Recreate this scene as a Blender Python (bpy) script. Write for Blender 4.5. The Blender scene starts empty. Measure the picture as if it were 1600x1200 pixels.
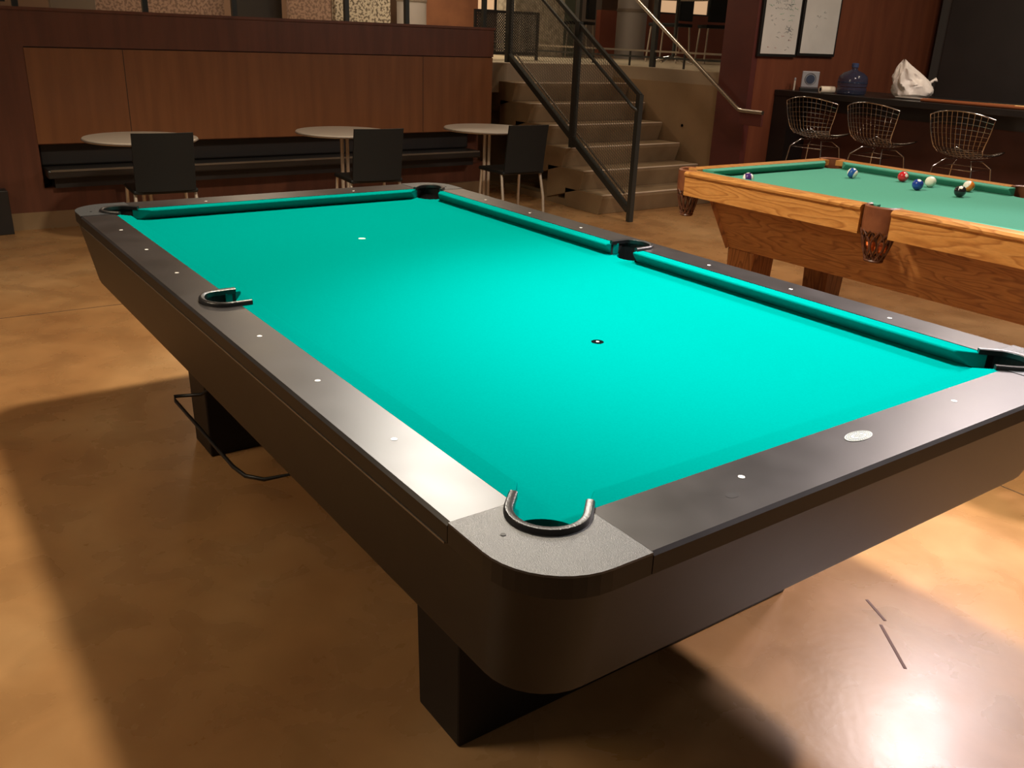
import bpy, bmesh, math, random
from mathutils import Vector, Matrix, noise
random.seed(7)
PI = math.pi
sc = bpy.context.scene
C = sc.collection
R = math.radians

# ------------------------------------------------------------------ camera, world, lights, exposure
cam_d = bpy.data.cameras.new('camera')
cam = bpy.data.objects.new('camera', cam_d)
C.objects.link(cam)
YA, PT, RO, F = -0.630398, -0.374234, 0.039998, 1384.9
fw = Vector((math.cos(PT)*math.cos(YA), math.cos(PT)*math.sin(YA), math.sin(PT)))
rt = fw.cross(Vector((0, 0, 1))).normalized()
up = rt.cross(fw)
r2 = rt*math.cos(RO) + up*math.sin(RO)
u2 = -rt*math.sin(RO) + up*math.cos(RO)
M = Matrix((r2, u2, -fw)).transposed().to_4x4()
M.translation = Vector((-2.1802, 1.3798, 1.4644))
cam.matrix_world = M
cam_d.sensor_width = 36
cam_d.lens = 36*F/1600
cam_d.clip_end = 60
sc.camera = cam

w = bpy.data.worlds.new('world'); sc.world = w
w.use_nodes = True
w.node_tree.nodes['Background'].inputs[0].default_value = (1.0, .80, .62, 1)
w.node_tree.nodes['Background'].inputs[1].default_value = .10

def lamp(name, typ, loc, power, color, size=.3, target=None, cone=None, blend=.5, sy=None):
    d = bpy.data.lights.new(name, typ)
    d.energy = power; d.color = color
    o = bpy.data.objects.new(name, d); C.objects.link(o)
    o.location = loc
    if typ == 'AREA':
        d.shape = 'DISK' if sy is None else 'RECTANGLE'; d.size = size
        if sy: d.size_y = sy
    else:
        d.shadow_soft_size = size
    if typ == 'SPOT':
        d.spot_size = R(cone); d.spot_blend = blend
    t = Vector(target) if target else Vector((loc[0], loc[1], 0))
    dr = t - Vector(loc)
    o.rotation_euler = dr.to_track_quat('-Z', 'Y').to_euler()
    return o
WARM = (1.0, .80, .56)
WHITE = (1.0, .93, .84)
PINK = (1.0, .82, .72)
# lamps over the black table
lamp('table_lamp', 'SPOT', (.85, -.48, 3.42), 540, (1, .86, .66), .12, cone=130, blend=.6)
lamp('table_spot', 'SPOT', (-.75, -.45, 3.42), 480, (.93, 1, .96), .16, cone=56, blend=1)
# spot lamps from the right that graze the near corner of the table and the floor
lamp('rail_spot', 'SPOT', (3.2, -1.9, 3.42), 420, WHITE, .42, target=(-1.15, .72, .8), cone=22, blend=.8)
lamp('right_spot', 'SPOT', (.20, -4.3, 3.42), 250, (1, .85, .90), .17, target=(-1.3, -.9, 0), cone=48, blend=.6)
lamp('near_floor_spot', 'SPOT', (-1.5, -4.0, 3.42), 1000, (1, .86, .84), .10, target=(-1.2, -.7, 0), cone=44, blend=.5)
# lamps over the oak table and the floor to the right
lamp('right_lamp', 'AREA', (.45, -4.25, 3.45), 72, PINK, .55)
lamp('right_lamp_far', 'AREA', (.30, -5.9, 3.42), 26, WHITE, .5)
lamp('right_lamp_wall', 'AREA', (1.45, -6.3, 3.42), 20, WARM, .4)
lamp('floor_spot', 'SPOT', (-1.3, -2.3, 3.42), 190, (1, .84, .60), .1, target=(-1.3, -2.0, 0), cone=42, blend=.6)
# added soft fill that lifts the shaded floor at left, no known fixture
lamp('left_fill', 'AREA', (.9, 3.3, 3.4), 60, WARM, 1.2, target=(-.3, 1.6, 0))
# lamps on the upper level
lamp('upper_lamp', 'AREA', (8.0, -5.0, 3.7), 55, WARM, .8)
lamp('upper_lamp_left', 'AREA', (9.0, -2.6, 3.7), 60, WARM, .8)
lamp('stair_lamp', 'AREA', (5.0, -4.7, 3.8), 17, WARM, .5)

sc.view_settings.view_transform = 'Standard'
sc.view_settings.look = 'None'
sc.view_settings.gamma = 1
sc.view_settings.use_curve_mapping = False
sc.view_settings.exposure = 0.0

# ------------------------------------------------------------------ materials
def mat(name, col, rough=.5, metal=0, spec=.5, col2=None, scale=4, stretch=(1, 1, 1), bump=0, bscale=60,
        alpha=1, trans=0, coat=0, emis=0, detail=4, lo=.35, hi=.65, distort=0, rough2=None, sheen=0):
    m = bpy.data.materials.new(name); m.use_nodes = True
    nt = m.node_tree; b = nt.nodes['Principled BSDF']
    b.inputs['Base Color'].default_value = (*col, 1)
    b.inputs['Roughness'].default_value = rough
    b.inputs['Metallic'].default_value = metal
    b.inputs['Specular IOR Level'].default_value = spec
    if coat: b.inputs['Coat Weight'].default_value = coat; b.inputs['Coat Roughness'].default_value = .15
    if sheen: b.inputs['Sheen Weight'].default_value = sheen
    if trans: b.inputs['Transmission Weight'].default_value = trans
    if alpha < 1: b.inputs['Alpha'].default_value = alpha
    if emis:
        b.inputs['Emission Color'].default_value = (*col, 1); b.inputs['Emission Strength'].default_value = emis
    tc = nt.nodes.new('ShaderNodeTexCoord'); mp = nt.nodes.new('ShaderNodeMapping')
    mp.inputs['Scale'].default_value = stretch
    nt.links.new(tc.outputs['Object'], mp.inputs['Vector'])
    if col2 is not None:
        n = nt.nodes.new('ShaderNodeTexNoise'); n.inputs['Scale'].default_value = scale
        n.inputs['Detail'].default_value = detail; n.inputs['Distortion'].default_value = distort
        nt.links.new(mp.outputs[0], n.inputs['Vector'])
        r = nt.nodes.new('ShaderNodeValToRGB')
        r.color_ramp.elements[0].position = lo; r.color_ramp.elements[1].position = hi
        r.color_ramp.elements[0].color = (*col, 1); r.color_ramp.elements[1].color = (*col2, 1)
        nt.links.new(n.outputs[0], r.inputs[0]); nt.links.new(r.outputs[0], b.inputs['Base Color'])
        if rough2 is not None:
            mr = nt.nodes.new('ShaderNodeMapRange')
            mr.inputs['To Min'].default_value = rough; mr.inputs['To Max'].default_value = rough2
            nt.links.new(n.outputs[0], mr.inputs[0]); nt.links.new(mr.outputs[0], b.inputs['Roughness'])
    if bump:
        n2 = nt.nodes.new('ShaderNodeTexNoise'); n2.inputs['Scale'].default_value = bscale
        nt.links.new(tc.outputs['Object'], n2.inputs['Vector'])
        bp = nt.nodes.new('ShaderNodeBump'); bp.inputs['Strength'].default_value = bump
        bp.inputs['Distance'].default_value = .002
        nt.links.new(n2.outputs[0], bp.inputs['Height']); nt.links.new(bp.outputs[0], b.inputs['Normal'])
    return m

def floor_mat():
    m = bpy.data.materials.new('polished_concrete'); m.use_nodes = True
    nt = m.node_tree; b = nt.nodes['Principled BSDF']; L = nt.links.new
    tc = nt.nodes.new('ShaderNodeTexCoord')
    def noise(s, d, ds=0):
        n = nt.nodes.new('ShaderNodeTexNoise'); n.inputs['Scale'].default_value = s
        n.inputs['Detail'].default_value = d; n.inputs['Distortion'].default_value = ds
        L(tc.outputs['Object'], n.inputs['Vector']); return n
    a = noise(.9, 5, .6); c = noise(5, 6, .4); e = noise(45, 3)
    r = nt.nodes.new('ShaderNodeValToRGB')
    cr = r.color_ramp
    cr.elements[0].position = .30; cr.elements[0].color = (.27, .125, .045, 1)
    cr.elements[1].position = .68; cr.elements[1].color = (.46, .275, .125, 1)
    k = cr.elements.new(.5); k.color = (.36, .19, .075, 1)
    L(a.outputs[0], r.inputs[0])
    mx = nt.nodes.new('ShaderNodeMixRGB'); mx.blend_type = 'OVERLAY'; mx.inputs[0].default_value = .35
    L(r.outputs[0], mx.inputs[1]); L(c.outputs[0], mx.inputs[2])
    vo = nt.nodes.new('ShaderNodeTexVoronoi'); vo.inputs['Scale'].default_value = 3.1
    L(tc.outputs['Object'], vo.inputs['Vector'])
    sp = nt.nodes.new('ShaderNodeMapRange'); sp.inputs[1].default_value = .010; sp.inputs[2].default_value = .022
    sp.inputs[3].default_value = .35; sp.inputs[4].default_value = 1
    L(vo.outputs['Distance'], sp.inputs[0])
    m2 = nt.nodes.new('ShaderNodeMixRGB'); m2.blend_type = 'MULTIPLY'; m2.inputs[0].default_value = 1
    L(mx.outputs[0], m2.inputs[1]); L(sp.outputs[0], m2.inputs[2])
    L(m2.outputs[0], b.inputs['Base Color'])
    mr = nt.nodes.new('ShaderNodeMapRange'); mr.inputs['To Min'].default_value = .20; mr.inputs['To Max'].default_value = .36
    L(c.outputs[0], mr.inputs[0]); L(mr.outputs[0], b.inputs['Roughness'])
    bp = nt.nodes.new('ShaderNodeBump'); bp.inputs['Strength'].default_value = .12; bp.inputs['Distance'].default_value = .002
    L(e.outputs[0], bp.inputs['Height']); L(bp.outputs[0], b.inputs['Normal'])
    b.inputs['Specular IOR Level'].default_value = .42
    return m

def wood_mat(name, c1, c2, c3, axis='X', ring=18, rough=.35, along=.9, warp=2.2):
    m = bpy.data.materials.new(name); m.use_nodes = True
    nt = m.node_tree; b = nt.nodes['Principled BSDF']; L = nt.links.new
    tc = nt.nodes.new('ShaderNodeTexCoord'); mp = nt.nodes.new('ShaderNodeMapping')
    s = {'X': (along, 5.5, 5.5), 'Y': (5.5, along, 5.5), 'Z': (5.5, 5.5, along)}[axis]
    mp.inputs['Scale'].default_value = s
    L(tc.outputs['Object'], mp.inputs['Vector'])
    n = nt.nodes.new('ShaderNodeTexNoise'); n.inputs['Scale'].default_value = 1.5; n.inputs['Detail'].default_value = 2
    L(mp.outputs[0], n.inputs['Vector'])
    ml = nt.nodes.new('ShaderNodeMath'); ml.operation = 'MULTIPLY'; ml.inputs[1].default_value = ring
    L(n.outputs[0], ml.inputs[0])
    fr = nt.nodes.new('ShaderNodeMath'); fr.operation = 'FRACT'; L(ml.outputs[0], fr.inputs[0])
    r = nt.nodes.new('ShaderNodeValToRGB'); cr = r.color_ramp
    cr.elements[0].position = 0; cr.elements[0].color = (*c1, 1)
    cr.elements[1].position = 1; cr.elements[1].color = (*c1, 1)
    k = cr.elements.new(.55); k.color = (*c2, 1)
    k = cr.elements.new(.86); k.color = (*c3, 1)
    L(fr.outputs[0], r.inputs[0])
    f = nt.nodes.new('ShaderNodeTexNoise'); f.inputs['Scale'].default_value = 30; f.inputs['Detail'].default_value = 3
    L(mp.outputs[0], f.inputs['Vector'])
    mx = nt.nodes.new('ShaderNodeMixRGB'); mx.blend_type = 'OVERLAY'; mx.inputs[0].default_value = .3
    L(r.outputs[0], mx.inputs[1]); L(f.outputs[0], mx.inputs[2])
    L(mx.outputs[0], b.inputs['Base Color'])
    b.inputs['Roughness'].default_value = rough
    return m

M_floor = floor_mat()
M_ceil = mat('ceiling_paint', (.60, .50, .42), .8)
M_cloth = mat('teal_cloth', (.0, .225, .206), 1, spec=0, col2=(.0, .236, .216), scale=260, sheen=0)
M_cloth2 = mat('green_cloth', (.075, .285, .205), .95, spec=.1, col2=(.08, .31, .225), scale=240)
M_lam = mat('black_laminate', (.016, .014, .0145), .31, spec=.5, col2=(.023, .020, .021), scale=9, rough2=.42)
M_lamside = mat('brown_black_laminate', (.012, .0096, .0072), .45, spec=.33, col2=(.015, .012, .009), scale=12)
M_block = mat('textured_grey_plastic', (.046, .050, .055), .38, spec=.6, bump=.35, bscale=900)
M_rub = mat('black_rubber', (.012, .012, .013), .33, spec=.6, bump=.2, bscale=300)
M_deepblack = mat('pocket_black', (.008, .009, .010), .6)
M_pearl = mat('pearl_inlay', (.85, .85, .82), .25)
M_badge = mat('silver_badge', (.62, .64, .62), .28, metal=.3)
M_badged = mat('badge_engraving', (.16, .19, .18), .5)
M_smudge = mat('dark_smudge', (.012, .011, .012), .4)
M_leg = mat('black_leg_laminate', (.010, .008, .0065), .5, spec=.3)
M_wire = mat('black_steel_wire', (.012, .011, .010), .4, metal=.3)
M_oak = wood_mat('oak_rail', (.52, .25, .072), (.47, .212, .056), (.34, .135, .034), 'X', 16, .3)
M_oakc = wood_mat('oak_cabinet', (.42, .185, .052), (.37, .152, .042), (.25, .092, .025), 'X', 20, .4)
M_oakv = wood_mat('oak_leg', (.42, .165, .045), (.34, .125, .034), (.20, .07, .018), 'Z', 14, .4)
M_leath = mat('brown_leather', (.14, .045, .020), .38, col2=(.20, .07, .03), scale=14, bump=.3, bscale=120)
M_leathd = mat('dark_leather_webbing', (.10, .035, .018), .4)
M_red = mat('cherry_panel', (.105, .034, .017), .42, col2=(.135, .044, .022), scale=3, stretch=(6, 6, .6))
M_red2 = mat('cherry_inset_panel', (.195, .075, .028), .38, col2=(.235, .093, .034), scale=2.5, stretch=(6, 6, .5))
M_redpier = mat('dark_red_pier', (.085, .020, .016), .5, col2=(.105, .026, .019), scale=4)
M_redwall = mat('cherry_wall', (.150, .045, .022), .40, col2=(.19, .060, .028), scale=2.5, stretch=(5, 5, .6))
M_dark = mat('dark_vinyl', (.015, .012, .011), .5)
M_seatv = mat('charcoal_bench_vinyl', (.022, .019, .017), .35)
M_edge = mat('bench_edge_metal', (.20, .18, .15), .35, metal=.6)
M_conc = mat('tan_concrete', (.185, .120, .060), .7, col2=(.27, .185, .100), scale=2.2, bump=.2, bscale=60, detail=6)
M_nose = mat('stair_nosing_highlight', (.62, .50, .38), .5)  # pale colour paints the highlights along the step edges
M_concw = mat('concrete_wall', (.20, .125, .060), .75, col2=(.29, .185, .092), scale=1.6, detail=6)
M_conslab = mat('slab_edge_concrete', (.27, .20, .13), .7, col2=(.34, .26, .17), scale=2)
M_upfloor = mat('upper_floor_vinyl', (.60, .52, .38), .3)
M_steel = mat('grey_painted_steel', (.055, .058, .054), .4, metal=.5)
M_mesh = mat('woven_wire', (.12, .11, .09), .45, metal=.5)
M_stain = mat('brushed_stainless', (.62, .58, .52), .28, metal=1)
M_chrome = mat('chrome', (.52, .50, .49), .14, metal=1)
M_legs = mat('satin_aluminium', (.50, .44, .36), .4, metal=.6)
M_tt = mat('pale_laminate_top', (.50, .44, .37), .35)
M_tte = mat('tabletop_edge', (.16, .13, .11), .5)
M_chair = mat('black_chair_shell', (.0045, .006, .0065), .6, spec=.3)
M_count = mat('black_counter_laminate', (.014, .012, .011), .35)
M_cfront = mat('dark_cherry_counter_front', (.055, .015, .010), .5, col2=(.075, .022, .014), scale=4)
M_wb = mat('whiteboard', (.62, .60, .56), .3, col2=(.70, .68, .64), scale=3)
M_frame = mat('black_frame', (.012, .011, .010), .4)
M_mk = mat('grey_marker_ink', (.13, .15, .16), .6)
M_mkg = mat('green_marker_ink', (.15, .40, .26), .6)
M_mkr = mat('red_marker_ink', (.45, .12, .10), .6)
M_bag = mat('white_plastic_bag', (.74, .67, .60), .42, alpha=.94, bump=1, bscale=18)
M_paper = mat('cream_paper', (.80, .70, .55), .6)
M_jug = mat('blue_water_jug_plastic', (.028, .045, .09), .12, alpha=.55)
M_jugcap = mat('blue_cap', (.04, .06, .14), .4)
M_cue1 = mat('varnished_maple', (.62, .36, .15), .22, coat=.4)
M_cue2 = mat('brown_cue_butt', (.24, .075, .028), .25, coat=.4)
M_cue3 = mat('grey_cue_shaft', (.40, .35, .30), .3)
M_doord = mat('dark_grey_door', (.030, .026, .024), .45, col2=(.036, .030, .028), scale=3)
M_doorf = mat('grey_door_frame', (.065, .062, .058), .4)
M_clockf = mat('grey_plastic', (.33, .33, .35), .4)
M_clockd = mat('blue_grey_dial', (.045, .06, .10), .3)
M_col = mat('white_column_paint', (.36, .33, .32), .5)
M_screen = mat('speckled_screen', (.16, .13, .10), .7, col2=(.62, .56, .46), scale=34, lo=.42, hi=.52, detail=2)
M_screenp = mat('pink_speckled_screen', (.22, .14, .11), .7, col2=(.42, .28, .22), scale=34, lo=.42, hi=.55, detail=2)
M_speck = mat('speckled_stone', (.22, .19, .14), .7, col2=(.44, .39, .31), scale=14, detail=5)
M_brick = mat('terracotta_panel', (.26, .070, .040), .6, col2=(.33, .10, .055), scale=1.5)
M_orange = mat('orange_panel', (.28, .115, .055), .6, col2=(.20, .08, .042), scale=3)
M_grey = mat('warm_grey_panel', (.22, .18, .15), .6)
M_glow = mat('lit_pane', (1.0, .62, .34), .4, emis=.55)
M_green = mat('grey_green_panel', (.17, .20, .15), .6)
M_joint = mat('floor_joint', (.10, .055, .025), .8)
M_scr = mat('floor_scuff', (.16, .085, .07), .7)

# ------------------------------------------------------------------ mesh helpers
class MB:
    def __init__(s): s.v = []; s.f = []; s.mi = []
    def add(s, vs, fs, mi=0):
        n = len(s.v); s.v += [tuple(v) for v in vs]
        s.f += [tuple(i+n for i in f) for f in fs]; s.mi += [mi]*len(fs)
    def box(s, x0, x1, y0, y1, z0, z1, mi=0):
        s.add([(x0,y0,z0),(x1,y0,z0),(x1,y1,z0),(x0,y1,z0),(x0,y0,z1),(x1,y0,z1),(x1,y1,z1),(x0,y1,z1)],
              [(0,3,2,1),(4,5,6,7),(0,1,5,4),(1,2,6,5),(2,3,7,6),(3,0,4,7)], mi)
    def prism(s, pts, z0, z1, mi=0):          # polygon in xy, extruded in z
        n = len(pts)
        s.add([(x,y,z0) for x,y in pts]+[(x,y,z1) for x,y in pts],
              [tuple(range(n))[::-1], tuple(range(n,2*n))]+[(i,(i+1)%n,n+(i+1)%n,n+i) for i in range(n)], mi)
    def loft(s, rings, cap=True, closed=True, mi=0):
        n = len(rings[0]); vs = [p for r in rings for p in r]; fs = []
        for k in range(len(rings)-1):
            for i in range(n if closed else n-1):
                j = (i+1) % n
                fs.append((k*n+i, k*n+j, (k+1)*n+j, (k+1)*n+i))
        if cap:
            fs.append(tuple(range(n))[::-1]); fs.append(tuple((len(rings)-1)*n+i for i in range(n)))
        s.add(vs, fs, mi)
    def tube(s, pts, r, n=8, closed=False, sx=1, mi=0):
        P = [Vector(p) for p in pts]; rings = []; m = len(P)
        rr = r if isinstance(r, (list, tuple)) else [r]*m
        prev = None
        for i, p in enumerate(P):
            if closed: t = (P[(i+1) % m]-P[i-1])
            else: t = P[min(i+1, m-1)]-P[max(i-1, 0)]
            t.normalize()
            if prev is None:
                a = Vector((0,0,1)) if abs(t.z) < .9 else Vector((1,0,0))
                nx = t.cross(a).normalized()
            else:
                nx = (prev - t*prev.dot(t)).normalized()
            prev = nx; ny = t.cross(nx)
            rings.append([p+(nx*math.cos(2*PI*k/n)+ny*math.sin(2*PI*k/n)*sx)*rr[i] for k in range(n)])
        if closed: rings.append(rings[0])
        s.loft(rings, cap=not closed, mi=mi)
    def bar(s, a, b, wdt, hgt, mi=0):        # rectangular bar a->b
        a = Vector(a); b = Vector(b); t = (b-a).normalized()
        z = Vector((0,0,1)) if abs(t.z) < .95 else Vector((1,0,0))
        x = t.cross(z).normalized()*wdt/2; y = x.normalized().cross(t)*hgt/2
        vs = [a-x-y,a+x-y,a+x+y,a-x+y,b-x-y,b+x-y,b+x+y,b-x+y]
        s.add(vs, [(0,3,2,1),(4,5,6,7),(0,1,5,4),(1,2,6,5),(2,3,7,6),(3,0,4,7)], mi)
    def lathe(s, prof, cx=0, cy=0, n=24, sx=1, sy=1, mi=0):
        rings = [[(cx+r*sx*math.cos(2*PI*k/n), cy+r*sy*math.sin(2*PI*k/n), z) for k in range(n)] for r, z in prof]
        s.loft(rings, mi=mi)
    def build(s, name, m, parent=None, smooth=None, bevel=0, loc=None, seg=2):
        me = bpy.data.meshes.new(name)
        me.from_pydata(s.v, [], s.f)
        ms = m if isinstance(m, (list, tuple)) else [m]
        for k in ms: me.materials.append(k)
        me.polygons.foreach_set('material_index', s.mi)
        bm = bmesh.new(); bm.from_mesh(me)
        bmesh.ops.recalc_face_normals(bm, faces=bm.faces)
        bm.to_mesh(me); bm.free()
        if smooth is not None:
            for p in me.polygons: p.use_smooth = True
            try: me.set_sharp_from_angle(angle=R(smooth))
            except Exception: pass
        o = bpy.data.objects.new(name, me); C.objects.link(o)
        if parent: o.parent = parent
        if loc: o.location = loc
        if bevel:
            b = o.modifiers.new('bevel', 'BEVEL'); b.width = bevel; b.segments = seg; b.limit_method = 'ANGLE'
            b.angle_limit = R(40)
        return o

def rrect(hx, hy, r, n=6, cx=0, cy=0):
    pts = []
    for sx, sy, a0 in ((1,1,0),(-1,1,90),(-1,-1,180),(1,-1,270)):
        for k in range(n+1):
            a = R(a0+90*k/n)
            pts.append((cx+sx*(hx-r)+r*math.cos(a), cy+sy*(hy-r)+r*math.sin(a)))
    return pts

def thing(name, label, cat, loc=(0,0,0), rz=0, group=None):
    o = bpy.data.objects.new(name, None); C.objects.link(o)
    o.empty_display_size = .1
    o.location = loc; o.rotation_euler = (0, 0, rz)
    o['label'] = label; o['category'] = cat
    if group: o['group'] = group
    return o
def tag(o, label, cat, group=None):
    o['label'] = label; o['category'] = cat
    if group: o['group'] = group
    return o
def struct(o, label=None, cat=None):
    o['kind'] = 'structure'
    if label: o['label'] = label
    if cat: o['category'] = cat
    return o
def copy_tree(o, parent=None):
    c = o.copy(); C.objects.link(c)
    if parent: c.parent = parent
    for ch in list(o.children): copy_tree(ch, c)
    return c

# ------------------------------------------------------------------ setting
m = MB(); m.box(-3.2, 16, -14.5, 3.2, -.05, 0)
fl = struct(m.build('floor', M_floor), 'brown polished concrete floor with worn glossy patches', 'floor')
for nm, a, b, wd, mt in (('scuff_mark', (-1.055,-.728), (-1.143,-.684), .008, M_scr), ('scuff_mark', (-1.147,-.657), (-1.291,-.546), .008, M_scr),
                     ('floor_joint', (2.98, 3.0), (2.86, -1.0), .007, M_joint), ('floor_joint', (-1.9, -1.785), (-.3, -1.79), .006, M_joint)):
    q = MB(); q.bar((a[0],a[1],.0004), (b[0],b[1],.0004), wd, .0012); q.build(nm, mt, fl)
m = MB(); m.box(-3.2, 16, -14.5, 3.2, 4.2, 4.3)
struct(m.build('ceiling', M_ceil), 'pale plaster ceiling over the whole hall', 'ceiling')

# booth wall (its front face is X=5.15) with a lighter inset panel and a niche for the bench
XB = 5.15; YR = -3.60
m = MB()
m.box(XB, XB+.25, YR, 3.1, 1.27, 1.505)          # top band
m.box(XB, XB+.25, .345, 3.1, .60, 1.27)          # left pier
m.box(XB+.02, XB+.25, YR, .345, .60, 1.27)       # behind the inset panel
m.box(XB, XB+.25, .345, 3.1, .295, .60)
m.box(XB+.23, XB+.25, YR, .345, .295, .60)       # back of niche
m.box(XB, XB+.25, -.14, .59, .125, .295)         # red box front at left
m.box(XB+.05, XB+.25, YR, -.14, .125, .295)
wl = struct(m.build('wall_back', M_red), 'low cherry wood wall behind the bench seating', 'wall')
q = MB(); q.box(XB-.006, XB+.02, YR+.01, .345, .61, 1.262)
q.build('inset_panel', M_red2, wl)
q = MB()
for y in (-.305, -2.84): q.box(XB-.0075, XB-.0055, y-.002, y+.002, .61, 1.262)
q.build('panel_seam', M_dark, wl)
q = MB(); q.box(XB-.012, XB+.262, YR-.01, 3.1, 1.505, 1.525)
q.build('wall_cap', M_red, wl)
q = MB(); q.box(XB, XB+.25, YR, .59, 0, .125)
q.build('wall_plinth', M_concw, wl)
m = MB(); m.box(XB-.12, XB+.2, .60, .72, 0, .31)
tag(m.build('panel_end', M_dark, bevel=.004), 'black end panel standing at the left end of the bench', 'panel')

# bench
b = thing('bench', 'long dark built-in bench seat running under the cherry panel', 'bench', (5.2, -1.6, 0))
def rel(o, t):
    o.parent = t; o.matrix_parent_inverse = Matrix.Translation(-Vector(t.location)) if not any(t.rotation_euler) else t.matrix_world.inverted()
    return o
def place(o, t):      # keep world coordinates although parented to a thing placed at its base
    o.parent = t
    o.location = Vector(o.location) - Vector(t.location)
    return o
q = MB(); q.box(XB-.13, XB+.225, YR+.2, .33, .375, .437); place(q.build('seat', M_seatv, bevel=.012), b)
q = MB(); q.box(XB+.10, XB+.225, YR+.2, .33, .44, .60); place(q.build('back_cushion', M_dark, bevel=.012), b)
q = MB(); q.box(XB-.137, XB-.128, YR+.22, .31, .425, .440); place(q.build('front_edge', M_edge), b)
q = MB(); q.box(XB-.06, XB+.20, YR+.24, .28, .30, .374); place(q.build('support_rail', M_dark), b)

# ------------------------------------------------------------------ stairs
XS, RUN, RISE, YL, YW = 3.79, .2765, .1735, -3.88, -5.37
NS = 6
t = thing('staircase', 'tan concrete staircase of seven risers climbing to the upper level', 'stairs', (XS, (YL+YW)/2, 0))
for k in range(1, NS+1):
    q = MB(); x0 = XS+RUN*(k-1)
    lean = .035
    # a block with a backward leaning riser
    z1 = RISE*k; z0 = max(0, z1-RISE-.13)
    q.add([(x0+lean+.012, YL, z1-RISE if k>1 else 0),(x0+RUN*1.9, YL, z0),(x0+RUN*1.9, YL, z1),(x0, YL, z1),(x0, YL, z1-.03),
           (x0+lean+.012, YW+.012, z1-RISE if k>1 else 0),(x0+RUN*1.9, YW+.012, z0),(x0+RUN*1.9, YW+.012, z1),(x0, YW+.012, z1),(x0, YW+.012, z1-.03)],
          [(0,1,2,3,4),(9,8,7,6,5),(0,4,9,5),(4,3,8,9),(3,2,7,8),(2,1,6,7),(1,0,5,6)])
    o = place(q.build('step', M_conc, bevel=.004), t)
    g = MB(); g.box(x0-.003, x0+.022, YW+.02, YL-.01, z1-.004, z1+.0025)
    n_ = g.build('nosing', M_nose); n_.parent = o; n_.location = (0,0,0)
q = MB(); q.box(XS+RUN*3.4, XS+RUN*3.9, YW+.02, YL-.45, 0, .45); place(q.build('support_wall', M_dark), t)  # dark material puts the deep shade under the upper steps into the colour
q = MB(); q.prism([(XS+.3, YL-.02), (XS+.3, YL-.16), (XS+RUN*5.5, YL-.16), (XS+RUN*5.5, YL-.02)], 0, .06); place(q.build('stringer_foot', M_conc), t)
# fill under the steps (stepped underside)
q = MB()
for k in range(1, 3):
    q.box(XS+RUN*k+.10, XS+RUN*(k+1)+.10, YL-.22, YL-.025, 0, max(.02, RISE*k-.16))
place(q.build('underside_block', M_conc), t)

ZU = RISE*7
# upper level slab: behind the stairs and to the right
m = MB()
m.box(XS+RUN*6, 16, -14.5, 3.1, ZU-.28, ZU-.004)
m.box(3.80, XS+RUN*6, -14.5, YW-.005, ZU-.28, ZU-.004)
up_ = struct(m.build('trim_1', M_conslab), 'concrete edge of the upper level slab', 'slab')
q = MB(); q.box(XS+RUN*6+.06, 16, -14.5, 3.1, ZU-.004, ZU); q.box(3.86, XS+RUN*6+.06, -14.5, YW-.06, ZU-.004, ZU)
q.build('upper_floor', M_upfloor, up_)
# side wall of stairs
m = MB(); m.box(3.92, 9, YW-.2, YW, 0, ZU-.125)
m.box(3.94, 9, YW-.19, YW-.02, ZU-.125, ZU-.11)
struct(m.build('wall_stair', M_concw), 'tan concrete wall beside the staircase', 'wall')
m = MB(); m.box(XS+RUN*6+.35, XS+RUN*6+.5, YW+.01, 3.1, 0, ZU-.29)
struct(m.build('wall_landing', M_concw), 'wall below the landing edge', 'wall')
m = MB()
for x, z in ((4.32, .68), (4.31, .70)): m.lathe([(.001, 0), (.014, 0), (.014, .004), (.001, .004)], n=12)
o = m.build('wall_plug', M_dark); o.rotation_euler = (-PI/2, 0, 0); o.location = (4.35, YW+.001, .69); tag(o, 'small dark round hole plug in the concrete stair wall', 'plug')

# pier and whiteboard wall
m = MB(); m.box(3.55, 3.92, YW-.3, YW+.02, 0, 4.2)
struct(m.build('wall_pier', M_redpier), 'dark red pier at the end of the stair wall', 'wall')
m = MB(); m.box(3.55, 3.80, -8.25, YW-.3, 0, 4.2); m.box(3.548, 3.56, YW-.3, YW-.05, 0, 4.2)
wr = struct(m.build('wall_right', M_redwall), 'cherry wood wall behind the counter with the whiteboards', 'wall')
m = MB(); m.box(-3.2, 3.8, -8.50, -8.25, 0, 4.2)
wb_ = struct(m.build('wall_bar', M_cfront), 'dark wall behind the bar counter', 'wall')
# dark doors behind the bar
d = thing('metal_cabinet', 'tall dark grey two-door cabinet behind the bar counter at right', 'cabinet', (2.2, -8.15, 0))
q = MB(); q.box(.1, 3.45, -8.24, -8.10, 0, 2.6); place(q.build('body', M_doorf), d)
for x0, x1 in ((2.02, 3.33), (.25, 1.93)):
    q = MB(); q.box(x0, x1, -8.10, -8.07, .05, 2.0); dd = place(q.build('door', M_doord, bevel=.004), d)
    q = MB(); q.box(x0+.03, x0+.045, -8.07, -8.055, .9, 1.9); h = q.build('edge_strip', M_doorf); h.parent = dd
q = MB(); q.box(.3, 3.3, -8.10, -8.06, 2.03, 2.5); place(q.build('top_panel', M_frame), d)

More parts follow.
